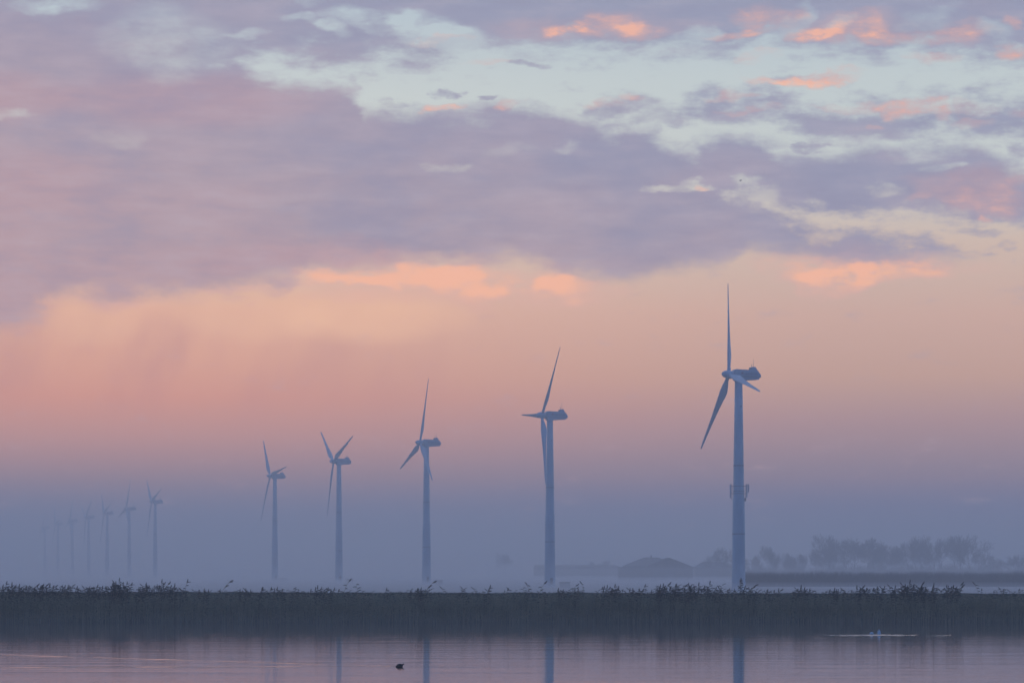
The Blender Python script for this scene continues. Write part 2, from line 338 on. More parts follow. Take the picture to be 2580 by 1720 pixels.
# smooth ripples raised in the water: each one a low ridge with a gentle camera-side slope
M_wake = bpy.data.materials.new('ripple_water'); M_wake.use_nodes = True
N = NB(M_wake.node_tree); b = M_wake.node_tree.nodes['Principled BSDF']
b.inputs['Base Color'].default_value = (.012, .016, .022, 1); b.inputs['Roughness'].default_value = .06; b.inputs['IOR'].default_value = 1.333
tc = M_wake.node_tree.nodes.new('ShaderNodeTexCoord').outputs['Object']
bp = M_wake.node_tree.nodes.new('ShaderNodeBump'); bp.inputs['Strength'].default_value = 1; bp.inputs['Distance'].default_value = .02
N.put(bp.inputs['Height'], N.noise(tc, 1.3, 3, .6)); N.l.new(bp.outputs[0], b.inputs['Normal'])
def ridge(V, Fc, pts, width, slope):
    """closed low ridge along pts; wf(t) widths; camera side slope"""
    n = len(pts); base = len(V)
    for i, (x, y) in enumerate(pts):
        wd = width(i / (n - 1)); h = wd * slope
        V += [(x, y - wd, .004), (x, y, .004 + h), (x, y + wd * .35, .004)]
    for i in range(n - 1):
        a = base + 3 * i
        Fc += [(a, a + 3, a + 4, a + 1), (a + 1, a + 4, a + 5, a + 2), (a, a + 2, a + 5, a + 3)]
coot_p = at(1008, 1678.5, z=0)
V, Fc = [], []
for (tx, ty, wv) in ((-150, 1644, .85), (-150, 1680.5, .8)):
    e = at(tx, ty, z=0); s = at(998, 1677.8, z=0); pts = []
    for k in range(160):
        t = k / 159; p = s.lerp(e, t)
        pts.append((p.x, p.y + .12 * math.sin(t * 26 + ty) * t + .06 * math.sin(t * 71) * t))
    r2 = random.Random(int(ty)); ph = [r2.uniform(0, 6) for _ in range(3)]
    ridge(V, Fc, pts, lambda t, wv=wv, ph=ph: max(.03, wv * min(1, .15 + t * 2) * (.45 + .3 * math.sin(t * 23 + ph[0]) + .25 * math.sin(t * 47 + ph[1]))), .030)
tag(mesh('water_wake', V, Fc, M_wake, smooth=False), 'long thin V wake trailing left behind the coot', kind='structure')
V, Fc = [], []
gull_p = at(2205, 1597.5, z=0)
for (r, wv, a0, a1) in ((.8, .30, 180, 360), (1.6, .34, 165, 372), (2.6, .34, 185, 360), (3.7, .26, 186, 262), (4.6, .20, 300, 366)):
    pts = [(gull_p.x + (0.35 if r > 4 else .2) + r * math.cos(math.radians(a)), gull_p.y + r * math.sin(math.radians(a))) for a in np.linspace(a0, a1, 60)]
    ridge(V, Fc, pts, lambda t, wv=wv, r=r: max(.012, wv * .8 * math.sin(math.pi * min(.999, max(.001, t))) ** .5 * (.68 + .32 * math.sin(t * 31 + r * 3))), .085)
tag(mesh('water_ripples', V, Fc, M_wake), 'pale ripple rings around the two white water birds', kind='structure')

# ------------------------------------------------------------------ wind turbines
HUBZ = 57.0 - GZ + -0.0     # hub height over the field
HUBZ = CAM_Z + 52.9 - GZ
def make_turbine():
    root = empty('wind_turbine', (0, 0, 0))
    # tower with a slight shoulder at mid height
    bm = bmesh.new(); top = HUBZ - 1.75
    zz = [-.3, .3, 1.5, 8, 16, 24.6, 25.2, 33.7, 45, top]; rr = [1.95, 1.93, 1.86, 1.78, 1.70, 1.60, 1.47, 1.38, 1.20, 1.02]
    tube(bm, [(0, 0, z) for z in zz], rr, 40)
    tw = bobj('tower', bm, M_white, root, True)
    def rad(z): return float(np.interp(z, zz, rr))
    for z in (15.6, 33.9):
        bm = bmesh.new(); tube(bm, [(0, 0, z - .09), (0, 0, z + .09)], rad(z) + .05, 40); bobj('flange_ring', bm, M_metal, tw)
    bm = bmesh.new(); vs = box(bm, -.45, .45, -2.02, -1.78, 1.3, 3.4); bmesh.ops.bevel(bm, geom=bm.edges[:], offset=.06, segments=2); bobj('door', bm, M_metal, tw)
    bm = bmesh.new(); box(bm, -.13, .13, -1.26, -1.06, 49.6, 49.95); bmesh.ops.bevel(bm, geom=bm.edges[:], offset=.04, segments=2)
    o = bobj('vent', bm, M_metal, tw); o.rotation_euler.z = math.radians(14)
    # nacelle: side profile (x back, z up about the hub axis), lofted across the width with rounded edges
    def prof_solid(pts, w, bev, name, m, par):
        bm = bmesh.new()
        a = [bm.verts.new((x, -w, HUBZ + z)) for x, z in pts]; c = [bm.verts.new((x, w, HUBZ + z)) for x, z in pts]
        bm.faces.new(a); bm.faces.new(c[::-1])
        for i in range(len(pts)):
            j = (i + 1) % len(pts); bm.faces.new((a[j], a[i], c[i], c[j]))
        bmesh.ops.recalc_face_normals(bm, faces=bm.faces[:])
        bmesh.ops.bevel(bm, geom=bm.edges[:], offset=bev, segments=3, affect='EDGES')
        return bobj(name, bm, m, par)
    nac = prof_solid([(-1.55, -.75), (-1.55, 1.20), (-1.15, 1.45), (3.25, 1.30), (5.0, 1.28), (5.95, .05), (5.98, -.85), (2.0, -.52)], 1.25, .16, 'nacelle', M_white, root)
    prof_solid([(-1.45, -.75), (2.0, -.54), (5.6, -.86), (5.62, -1.12), (5.2, -1.30), (1.2, -1.55), (.9, -1.75), (-.95, -1.75), (-1.5, -1.15)], 1.08, .10, 'lower_cowl', M_white, nac)
    fin = prof_solid([(3.30, 1.1), (3.32, 1.95), (3.55, 2.16), (4.60, 2.12), (5.12, 1.1)], .95, .12, 'cooling_hood', M_white, nac)
    bm = bmesh.new(); vs = box(bm, 3.22, 3.30, -.78, .78, HUBZ + 1.34, HUBZ + 2.02); bobj('cooling_grille', bm, M_metal, nac)
    bm = bmesh.new(); box(bm, -1.3, 5.7, -1.285, -1.262, HUBZ - .50, HUBZ - .42); o = bobj('seam_strip', bm, M_metal, nac)
    bm = bmesh.new(); tube(bm, [(4.22, 0, HUBZ + 2.08), (4.22, 0, HUBZ + 4.35)], .035, 6); tube(bm, [(4.22, 0, HUBZ + 2.7), (4.42, 0, HUBZ + 2.95)], .03, 6); bobj('antenna', bm, M_metal, nac)
    bm = bmesh.new(); tube(bm, [(3.72, 0, HUBZ + 2.08), (3.72, 0, HUBZ + 2.62)], .06, 6)
    tube(bm, [(3.72, 0, HUBZ + 2.6), (3.58, 0, HUBZ + 2.88)], .04, 6); tube(bm, [(3.72, 0, HUBZ + 2.6), (3.86, 0, HUBZ + 2.88)], .04, 6); bobj('wind_vane', bm, M_metal, nac)
    # emblem and lettering on both flanks
    for s in (-1, 1):
        bm = bmesh.new()
        for r0, r1 in ((.30, .40), (.0, .16)):
            ring = []
            for k in range(20):
                t = 2 * math.pi * k / 20
                ring.append((math.cos(t), math.sin(t)))
            vo = [bm.verts.new((x * r1, 0, y * r1)) for x, y in ring]
            if r0 > 0:
                vi = [bm.verts.new((x * r0, 0, y * r0)) for x, y in ring]
                for k in range(20):
                    if 13 <= k <= 16: continue
                    bm.faces.new((vo[k], vo[(k + 1) % 20], vi[(k + 1) % 20], vi[k]))
            else: bm.faces.new(vo)
        ex = bmesh.ops.extrude_face_region(bm, geom=bm.faces[:])
        for v in [q for q in ex['geom'] if isinstance(q, bmesh.types.BMVert)]: v.co.y += .015
        bmesh.ops.recalc_face_normals(bm, faces=bm.faces[:])
        o = bobj('emblem', bm, M_red, nac); o.location = (.62 if s < 0 else 3.6, s * 1.272 - (.0 if s < 0 else .015), HUBZ + .30)
        fc = bpy.data.curves.new('lettering', 'FONT'); fc.body = 'NEG MICON'; fc.size = .78; fc.extrude = .008; fc.align_y = 'CENTER'; fc.materials.append(M_letter)
        o = bpy.data.objects.new('lettering', fc); COL.objects.link(o); o.parent = nac
        o.location = (1.22 if s < 0 else 4.9, s * 1.268, HUBZ + .16); o.rotation_euler = (math.radians(90), 0, 0 if s < 0 else math.pi)
        o.scale = (.86, 1, 1)
        if s > 0: o.location.x = 3.0 + .1
        me = bpy.data.meshes.new_from_object(o); q = bpy.data.objects.new('lettering', me); COL.objects.link(q); q.parent = nac
        q.location = o.location; q.rotation_euler = o.rotation_euler; q.scale = o.scale; bpy.data.objects.remove(o); q.name = 'lettering'
    # hub and spinner, tilted with the shaft
    t5 = math.radians(5.3); hubc = Vector((-2.75, 0, HUBZ)); nose = Vector((-math.cos(t5), 0, math.sin(t5)))
    bm = bmesh.new(); st = [(-1.28, .70), (-1.15, .92), (-.5, 1.12), (.35, 1.13), (.9, 1.02), (1.4, .82), (1.8, .55), (2.0, .30), (2.08, .06)]
    tube(bm, [hubc + nose * a for a, r in st], [r for a, r in st], 32)
    bobj('hub', bm, M_white, root, True)
    # blade along +Z, chord along Y (leading edge -Y), thickness along X
    R = 26.0; st = [(.7, .95, .95, 0, 0), (1.5, .95, .95, 0, 0), (2.4, 1.15, .80, .06, 20), (4.0, 1.75, .55, .22, 19), (5.6, 2.12, .42, .33, 16), (6.6, 2.12, .37, .34, 13), (8.5, 1.85, .31, .29, 9.5), (11, 1.52, .25, .24, 7),
                    (14, 1.22, .20, .19, 4.5), (17, .98, .155, .15, 2.5), (20, .78, .115, .12, 1), (22.5, .68, .10, .10, 0), (24.5, .56, .08, .08, 0), (25.9, .44, .07, .07, 0), (26.5, .22, .04, .06, 0)]
    bm = bmesh.new(); rings = []; NP = 18
    for z, ch, th, off, tw_ in st:
        q = min(1, max(0, (z - 1.5) / 3.5)); ring = []
        ca, sa = math.cos(math.radians(tw_ * .3 + 45)), math.sin(math.radians(tw_ * .3 + 45))     # parked, blades half feathered
        for k in range(NP):
            t = 2 * math.pi * k / NP; u = math.cos(t); ww = math.sin(t)
            yc = u * ch / 2
            af = ww * th / 2 * ((1 - q) + q * (1.0 - .75 * max(0, u)) )      # sharper towards the trailing edge
            yy = yc + off; xx = af
            ring.append(bm.verts.new((xx * ca + yy * sa, yy * ca - xx * sa, z)))
        rings.append(ring)
    for u, v in zip(rings, rings[1:]):
        for k in range(NP): bm.faces.new((u[k], u[(k + 1) % NP], v[(k + 1) % NP], v[k]))
    bm.faces.new(rings[0][::-1]); bm.faces.new(rings[-1]); bmesh.ops.recalc_face_normals(bm, faces=bm.faces[:])
    bl = bobj('blade', bm, M_white, root, True)
    bobj2 = [bl]
    for k in range(2):
        c = bl.copy(); COL.objects.link(c); c.parent = root; bobj2.append(c)
    return root
T5 = math.radians(5.3)
def set_blades(root, delta, feather=0):
    r = Vector((0, -1, 0)); u = Vector((math.sin(T5), 0, math.cos(T5))); hubc = Vector((-2.75, 0, HUBZ)); back = Vector((math.cos(T5), 0, -math.sin(T5)))
    bl = [c for c in root.children if c.name.split('.')[0] == 'blade']
    for k, c in enumerate(bl):
        th = math.radians(delta + 120 * k); z = r * math.sin(th) + u * math.cos(th); y = z.cross(back)
        c.matrix_local = Matrix(((back.x, y.x, z.x, hubc.x), (back.y, y.y, z.y, hubc.y), (back.z, y.z, z.z, hubc.z), (0, 0, 0, 1))) @ Matrix.Rotation(math.radians(feather), 4, 'Z')
T = [(1861, 764, -16.5, 15.0, 'nearest and tallest wind turbine, antennas clamped round its tower'),
     (1385.5, 963, 33.5, 15.4, 'second nearest wind turbine, one blade pointing left and one down along its tower'),
     (1074.5, 1167, 8, 19.7, 'third nearest wind turbine, upper blade almost upright, lower left blade spread wide'),
     (854, 1364, -55, 23.6, 'fourth wind turbine, two blades raised in a V above its hub'),
     (692.5, 1573, -39.5, 24.1, 'fifth wind turbine, smallest of the clear row, right blade crossing its nacelle'),
     (391, 2148, -50, 22, 'pale wind turbine at the right end of the faint far row'),
     (325.5, 2384, 15, 22, 'second wind turbine from the right of the faint far row, long upright blade'),
     (270, 2562, -48, 20, 'third wind turbine from the right of the faint far row'),
     (223.5, 2747, -66, 20, 'fourth faint far wind turbine, blades spread in a wide V'),
     (182, 2939, 15, 20, 'fifth faint far wind turbine, dim above the reeds at left'),
     (146, 3133, -40, 20, 'sixth faint far wind turbine, hardly visible in the haze'),
     (113, 3355, 5, 20, 'seventh faint far wind turbine, leftmost one still traceable in the haze')]
turb0 = make_turbine()
roots = []
for i, (px, D, de, yaw, lab) in enumerate(T):
    o = turb0 if i == 0 else copy_tree(turb0)
    roots.append(o)
for o, (px, D, de, yaw, lab) in zip(roots, T):
    o.location = ((px - 1290) / F * D, D, GZ); o.rotation_euler = (0, 0, math.radians(yaw)); set_blades(o, de, 95 if de < -30 else 0)
    tag(o, lab, 'wind turbine', 'wind turbines receding in a row into the haze')
# mobile-phone antennas bolted to the first tower only
def ring_at(z): return float(np.interp(z, [8, 16, 24.6, 25.2, 33.7], [1.78, 1.70, 1.60, 1.47, 1.38]))
tz = lambda py: CAM_Z + (HOR - py) / F * 764 - GZ
ant = empty('antenna_mast_collar', roots[0].location); ant.parent = None
ant.rotation_euler = (0, 0, 0)
tag(ant, 'collar of mobile antennas around the tower of the nearest turbine', 'antenna array')
for py in (1224, 1236.5, 1243):
    z = tz(py); bm = bmesh.new()
    ro = ring_at(z) + .09
    tube(bm, [(0, 0, z - .05), (0, 0, z + .05)], ro, 40); bobj('clamp_ring', bm, M_metal, ant)
for k, (ang, lst) in enumerate(((180, ((-.25, 1219.5, 1253.5, .30), (.25, 1221, 1240, .2))), (2, ((-.28, 1219.5, 1252, .30), (.30, 1219.5, 1239, .34))), (-62, ()), (120, ((0, 1219, 1240, .3),)))):
    if not lst: continue
    a = math.radians(ang); ux, uy = math.cos(a), math.sin(a)
    for (off, y0, y1, wd) in lst:
        z1, z0 = tz(y0), tz(y1)
        rp = 2.02 + (.55 if off > .1 else 0) * (1 if k == 1 else 0)
        cx, cy = ux * rp - uy * off, uy * rp + ux * off
        bm = bmesh.new(); box(bm, -.10, .12, -wd / 2, wd / 2, z0, z1); bmesh.ops.bevel(bm, geom=bm.edges[:], offset=.03, segments=2)
        p = bobj('panel_antenna', bm, M_white, ant); p.location = (cx + ux * .18, cy + uy * .18, 0); p.rotation_euler.z = a
        bm = bmesh.new(); tube(bm, [(0, 0, z0 - .25), (0, 0, z1 + .1)], .055, 8); q = bobj('pole', bm, M_metal, ant); q.location = (cx, cy, 0)
    bm = bmesh.new()
    for py in (1224, 1243):
        z = tz(py); ri = ring_at(z) - .02
        tube(bm, [(ux * ri, uy * ri, z), (ux * 2.1, uy * 2.1, z)], .06, 6)
        tube(bm, [(ux * 2.02 - uy * -.4, uy * 2.02 + ux * -.4, z), (ux * 2.02 - uy * .4, uy * 2.02 + ux * .4, z)], .05, 6)
    tube(bm, [(ux * 1.72, uy * 1.72, tz(1221)), (ux * 1.78, uy * 1.78, tz(1259))], .06, 6)
    bobj('bracket', bm, M_metal, ant)
bm = bmesh.new(); box(bm, 1.52, 1.98, -.3, .3, tz(1262), tz(1254)); bmesh.ops.bevel(bm, geom=bm.edges[:], offset=.05, segments=2); bobj('equipment_box', bm, M_metal, ant)

# transformer kiosks beside the towers
def make_kiosk():
    r = empty('transformer_kiosk', (0, 0, 0))
    bm = bmesh.new(); box(bm, -1.5, 1.5, -1.2, 1.2, -.1, 1.75); bmesh.ops.bevel(bm, geom=bm.edges[:], offset=.05, segments=1); bobj('cabinet', bm, M_grey, r)
    bm = bmesh.new(); vs = box(bm, -1.75, 1.75, -1.4, 1.4, 1.76, 2.05)
    for v in vs:
        if v.co.z > 1.9: v.co.x *= .9; v.co.y *= .8
    bobj('roof', bm, M_roof, r)
    for s in (-.55, .55):
        bm = bmesh.new(); box(bm, s - .5, s + .5, -1.235, -1.203, .15, 1.6); d = bobj('door', bm, M_metal, r)
    return r
k0 = make_kiosk()
for i, (px, D) in enumerate(((1423, 955), (1105, 1160), (880, 1356), (714, 1566))):
    o = k0 if i == 0 else copy_tree(k0)
    o.location = ((px - 1290) / F * D, D, GZ); o.rotation_euler.z = math.radians(14)
    tag(o, ['low grey kiosk beside the foot of the %s wind turbine' % w_ for w_ in ('second nearest', 'third nearest', 'fourth', 'fifth')][i], 'kiosk', 'transformer kiosks at the turbine feet')

# ------------------------------------------------------------------ farm buildings far off
def building(name, px0, px1, D, depth, eave_py, ridge_py, label, gable=True, annex=None, vent=False, hip=0.0, chimney=False, rot=0):
    D += 420
    s = F / D; wd = (px1 - px0) / s; ez = CAM_Z + (HOR - eave_py) / s - GZ; rz = CAM_Z + (HOR - ridge_py) / s - GZ
    r = empty(name, ((((px0 + px1) / 2) - 1290) / s, D, GZ)); hw = wd / 2
    bm = bmesh.new()
    if gable:   # gable end towards the water
        a = [(-hw, -.2), (hw, -.2), (hw, ez), (0, rz - .15), (-hw, ez)]
        A_ = [bm.verts.new((x, 0, z)) for x, z in a]; B_ = [bm.verts.new((x, depth, z)) for x, z in a]
        bm.faces.new(A_); bm.faces.new(B_[::-1])
        for i in range(5): bm.faces.new((A_[(i + 1) % 5], A_[i], B_[i], B_[(i + 1) % 5]))
    else: box(bm, -hw, hw, 0, depth, -.2, ez)
    bobj('wall', bm, M_wall, r)
    bm = bmesh.new(); o_ = .6; th = .25
    if gable:
        for sg in (-1, 1):
            p = [(sg * (hw + o_), ez - o_ * (rz - ez) / hw), (0, rz), (0, rz + th), (sg * (hw + o_), ez - o_ * (rz - ez) / hw + th)]
            A_ = [bm.verts.new((x, -o_, z + .02)) for x, z in p]; B_ = [bm.verts.new((x, depth + o_, z + .02)) for x, z in p]
            bm.faces.new(A_); bm.faces.new(B_[::-1])
            for i in range(4): bm.faces.new((A_[(i + 1) % 4], A_[i], B_[i], B_[(i + 1) % 4]))
    else:       # ridge across the view with hipped ends
        q = [bm.verts.new(c) for c in ((-hw - o_, -o_, ez), (hw + o_, -o_, ez), (hw + o_, depth + o_, ez), (-hw - o_, depth + o_, ez), (-hw * (1 - hip), depth / 2, rz), (hw * (1 - hip), depth / 2, rz))]
        for f in ((0, 1, 5, 4), (1, 2, 5), (2, 3, 4, 5), (3, 0, 4), (3, 2, 1, 0)): bm.faces.new([q[i] for i in f])
    bmesh.ops.recalc_face_normals(bm, faces=bm.faces[:])
    ro = bobj('roof', bm, M_roof, r)
    if vent: bm = bmesh.new(); box(bm, -.5, .5, depth / 2 - .5, depth / 2 + .5, rz - .2, rz + 1.3); bobj('chimney', bm, M_wall, ro)
    bm = bmesh.new(); box(bm, -min(2.5, hw * .3), min(2.5, hw * .3), -.08, -.02, 0, min(ez * .75, 4.2)); bobj('door', bm, M_metal, r)
    if annex:
        ax0 = (annex[0] - (px0 + px1) / 2) / s; az_ = CAM_Z + (HOR - annex[1]) / s - GZ
        bm = bmesh.new(); box(bm, ax0, -hw - .02, 1.0, depth * .8, -.2, az_ - .25); bobj('annex', bm, M_wall, r)
        bm = bmesh.new(); box(bm, ax0 - .4, -hw - .62, .6, depth * .8 + .4, az_ - .24, az_); bobj('annex_roof', bm, M_roof, r)
    tag(r, label, 'barn')
    return r
building('barn', 1625, 1746, 1250, 40, 1428, 1405, 'dark gable-ended barn with a long low annex on its left', annex=(1562, 1427.5))
building('barn', 1574, 1712, 1400, 26, 1424.5, 1403, 'wide hipped barn with a small chimney, behind the gabled barn', gable=False, hip=.75, vent=True)
building('barn', 1752, 1848, 1450, 22, 1430, 1414, 'low hipped barn between the gabled barn and the nearest turbine', gable=False, hip=.45)
building('barn', 1345, 1560, 1900, 30, 1427, 1422.5, 'long flat barn, faint in the haze right of the second turbine', gable=False, hip=.05)

# ------------------------------------------------------------------ bare trees
def make_tree(seed, H, spread, upright, name='bare_tree'):
    r = random.Random(seed); root = empty(name, (0, 0, 0)); T_V, T_F, C_V, C_F = [], [], [], []
    def seg(V, Fc, a, b, ra, rb, n=3):
        d = (b - a).normalized(); u = d.orthogonal().normalized(); w_ = d.cross(u); k0 = len(V)
        for p, q in ((a, ra), (b, rb)):
            for k in range(n):
                t = 2 * math.pi * k / n; V.append(p + (u * math.cos(t) + w_ * math.sin(t)) * q)
        for k in range(n): Fc.append((k0 + k, k0 + (k + 1) % n, k0 + n + (k + 1) % n, k0 + n + k))
    def grow(p, d, L, rad, lev):
        n = 3 if lev < 2 else 2
        for i in range(n):
            d = (d + Vector((r.gauss(0, .13), r.gauss(0, .13), .05 + upright * .12))).normalized()
            q = p + d * L / n
            big = lev < 2
            seg(T_V if big else C_V, T_F if big else C_F, p, q, rad, rad * .82, 6 if big else 3)
            p = q; rad *= .82
            if lev < 5 and (lev > 0 or i > 0):
                for _ in range(3 if lev in (2, 4) else 2):
                    ang = r.uniform(0, 2 * math.pi); tl = r.uniform(.45, .95) * spread
                    o = d.orthogonal().normalized(); o2 = d.cross(o)
                    nd = (d * math.cos(tl) + (o * math.cos(ang) + o2 * math.sin(ang)) * math.sin(tl)).normalized()
                    grow(p, nd, L * r.uniform(.50, .72), max(.035, rad * .55), lev + 1)
    grow(Vector((0, 0, -.2)), Vector((r.gauss(0, .04), r.gauss(0, .04), 1)), H * .52, H * .017, 0)
    zmax = max(v.z for v in C_V); k = H / zmax
    T_V = [v * k for v in T_V]; C_V = [v * k for v in C_V]
    mesh('trunk', T_V, T_F, M_bark, root); mesh('crown', C_V, C_F, M_bark, root)
    return root
protos = [make_tree(s, 20, sp, up) for s, sp, up in ((3, 1.0, .4), (11, .8, 1.0), (21, 1.15, .2), (34, .9, .7), (55, 1.05, .5))]
used = [False] * 5
trees = [(1800, 1396, 1380), (1826, 1374, 1350), (1868, 1398, 1380), (1902, 1396, 1360), (1936, 1371, 1340), (1966, 1396, 1370), (1994, 1400, 1390), (2024, 1392, 1360), (2052, 1381, 1350),
         (2088, 1342, 1340), (2108, 1352, 1400), (2128, 1356, 1360), (2152, 1356, 1350), (2178, 1350, 1370), (2204, 1352, 1345), (2236, 1362, 1380), (2268, 1370, 1350), (2308, 1345, 1340), (2330, 1356, 1390), (2354, 1360, 1360),
         (2372, 1350, 1350), (2398, 1345, 1380), (2420, 1342, 1345), (2450, 1356, 1370), (2476, 1384, 1350), (2504, 1408, 1380), (2530, 1406, 1350), (2556, 1392, 1320), (2580, 1394, 1310), (2604, 1390, 1340), (2640, 1376, 1350), (2690, 1366, 1340),
         (1980, 1390, 1365), (2010, 1398, 1350), (2072, 1372, 1375), (2222, 1368, 1360), (2254, 1376, 1395), (2290, 1362, 1365), (2488, 1394, 1370),
         (1270, 1388, 2250), (1516, 1408, 1850), (1492, 1412, 1900)]
order = [0, 2, 4, 3, 1, 0, 2, 4, 3, 1, 0, 4, 2, 4, 2, 0, 3, 1, 3, 0, 1, 3, 1, 4, 2, 0, 4, 2, 3, 1, 0, 2, 4, 0, 2, 3, 1, 4, 0, 2, 3, 1]
assert len(order) >= len(trees)
def where(px):
    if px < 1400: return 'lone blurred bare tree in the haze left of the second nearest turbine'
    if px < 1600: return None
    return None
descr = {1980: 'low bare tree filling in between the slim peaked tree and its lower neighbours', 2010: 'squat bare tree beside the low spreading one left of the tall stretch', 2072: 'bare tree tucked against the left flank of the first tall tree', 2222: 'bare tree on the right shoulder of the domed group',
         2254: 'short bare tree in the middle of the gap after the domed group', 2290: 'bare tree pressed against the left side of the narrow tall tree', 2488: 'shrubby bare tree where the tall stretch drops to the low scrub',
         1800: 'small bare tree just left of the nearest turbine tower', 1826: 'round-crowned bare tree closest to the left of the nearest turbine tower', 1868: 'bare tree right behind the nearest turbine tower',
         1902: 'small bare tree first to the right of the nearest turbine tower', 1936: 'slim peaked bare tree a little right of the nearest turbine', 1966: 'low bare tree just right of the slim peaked one', 1994: 'lowest bare tree of the left stretch of the tree line',
         2024: 'low spreading bare tree left of where the tall trees begin', 2052: 'medium bare tree directly before the first tall tree', 2088: 'tall bushy bare tree opening the tall stretch of the tree line', 2108: 'tall bare tree overlapping the opening tall tree on its right',
         2128: 'bare tree in the dip between the opening tall tree and the domed group', 2152: 'left bare tree of the domed middle group', 2178: 'bare tree at the top of the domed middle group', 2204: 'right bare tree of the domed middle group', 2236: 'bare tree sloping down right of the domed group',
         2268: 'lower bare tree in the gap between the domed group and the narrow tall pair', 2308: 'narrow tall bare tree above the dense reed tufts at right', 2330: 'bare tree leaning on the narrow tall one from the right', 2354: 'bare tree in the shallow dip before the tallest crown',
         2372: 'left bare tree of the broad tallest crown', 2398: 'middle bare tree of the broad tallest crown', 2420: 'right bare tree of the broad tallest crown, fanned branches', 2450: 'bare tree stepping down right of the tallest crown', 2476: 'bare tree ending the tall stretch, half as high again as the scrub',
         2504: 'low scrubby bare tree in the gap near the right edge', 2530: 'second low scrubby bare tree near the right edge', 2556: 'rounded bare tree rising at the right edge', 2580: 'bare tree cut by the right edge of the view', 2604: 'bare tree just beyond the right edge of the view',
         2640: 'bare tree outside the right edge, next beyond', 2690: 'bare tree farthest right outside the view', 1270: 'lone blurred bare tree in the haze left of the second nearest turbine', 1516: 'faint bare tree behind the long flat barn, right one of two', 1492: 'faint bare tree behind the long flat barn, left one of two'}
for (px, py, D), k in zip(trees, order):
    D += 450
    if px > 2615: continue
    o = protos[k] if not used[k] else copy_tree(protos[k])
    used[k] = True; s = F / D; h = CAM_Z + (HOR - py) / s - GZ
    o.location = ((px - 1290) / s, D, GZ); sc = h / 20; o.scale = (sc * 1.0, sc * 1.0, sc); o.rotation_euler.z = rnd.uniform(0, 6.28)
    tag(o, descr[px], 'tree', 'bare trees along the far tree line')
# scrub under the trees
def make_bush(seed):
    r = random.Random(seed); V, Fc = [], []
    for i in range(900):
        t = r.uniform(0, 6.28); q = r.random() ** .5; x, y = 4 * q * math.cos(t), 2 * q * math.sin(t); top = 4.2 * (1 - .55 * q * q) * r.uniform(.55, 1)
        k = len(V); w_ = r.uniform(.05, .11); lx, ly = r.gauss(0, .5), r.gauss(0, .5); z0 = r.uniform(0, top * .5)
        V += [(x - w_, y, z0), (x + w_, y, z0), (x, y + w_, z0), (x + lx, y + ly, top)]
        Fc += [(k, k + 1, k + 3), (k + 1, k + 2, k + 3), (k + 2, k, k + 3)]
    return V, Fc
bp_ = []
for s in (1, 2, 3):
    V, Fc = make_bush(s); bp_.append(mesh('bush', V, Fc, M_bark))
i = 0
bl_ = ['thicket patch number'] 
for px in range(1895, 2600, 25):
    k = i % 3
    o = bp_[k] if i < 3 else bp_[k].copy()
    if i >= 3: COL.objects.link(o)
    D = 1740 + (i * 37 % 60); o.location = ((px - 1290) / F * D, D, GZ); sc = 2.1 + .25 * math.sin(i * 1.7) + (.35 if 2080 < px < 2460 else 0); o.scale = (2.1, 1.6, sc * 1.15); o.rotation_euler.z = i * .9
    tag(o, 'dark leafless bush in the thicket under the far tree line', 'bush', 'bushes in the thicket under the far trees'); i += 1

# screen of tall dry reeds beyond the nearest turbine
def blades_mass(n, x0, x1, ylo, yhi, hfun, w_, seed, lean=.25, zfun=lambda x, y: 0.0, ylist=None):
    g_ = np.random.default_rng(seed); x = g_.uniform(x0, x1, n); y = g_.uniform(ylo, yhi, n)
    V = np.zeros((n, 4, 3)); zb = np.array([zfun(a, b_) for a, b_ in zip(x, y)]); h = np.array([hfun(a) for a in x]) * g_.uniform(.72, 1.0, n)
    ww = w_ * g_.uniform(.6, 1.4, n); an = g_.uniform(0, 6.28, n)
    for k in range(3):
        V[:, k, 0] = x + ww * np.cos(an + k * 2.094); V[:, k, 1] = y + ww * np.sin(an + k * 2.094); V[:, k, 2] = zb
    V[:, 3, 0] = x + g_.normal(0, lean, n); V[:, 3, 1] = y + g_.normal(0, lean, n); V[:, 3, 2] = zb + h
    V = V.reshape(-1, 3); b0 = np.arange(n) * 4
    Fc = np.concatenate([np.stack([b0, b0 + 1, b0 + 3], 1), np.stack([b0 + 1, b0 + 2, b0 + 3], 1), np.stack([b0 + 2, b0, b0 + 3], 1)])
    return V.tolist(), Fc.tolist()
x0 = (1881 - 1290) / F * 792
V, Fc = blades_mass(26000, x0, 260, 792, 799, lambda x: 4.55 + .12 * math.sin(x * .9) + .1 * math.sin(x * .23), .075, 5)
sc_ = mesh('reed_screen', V, Fc, M_hedge)
tag(sc_, 'long level strip of tall dry reeds to the right of the nearest turbine', 'reed bed', kind='stuff')

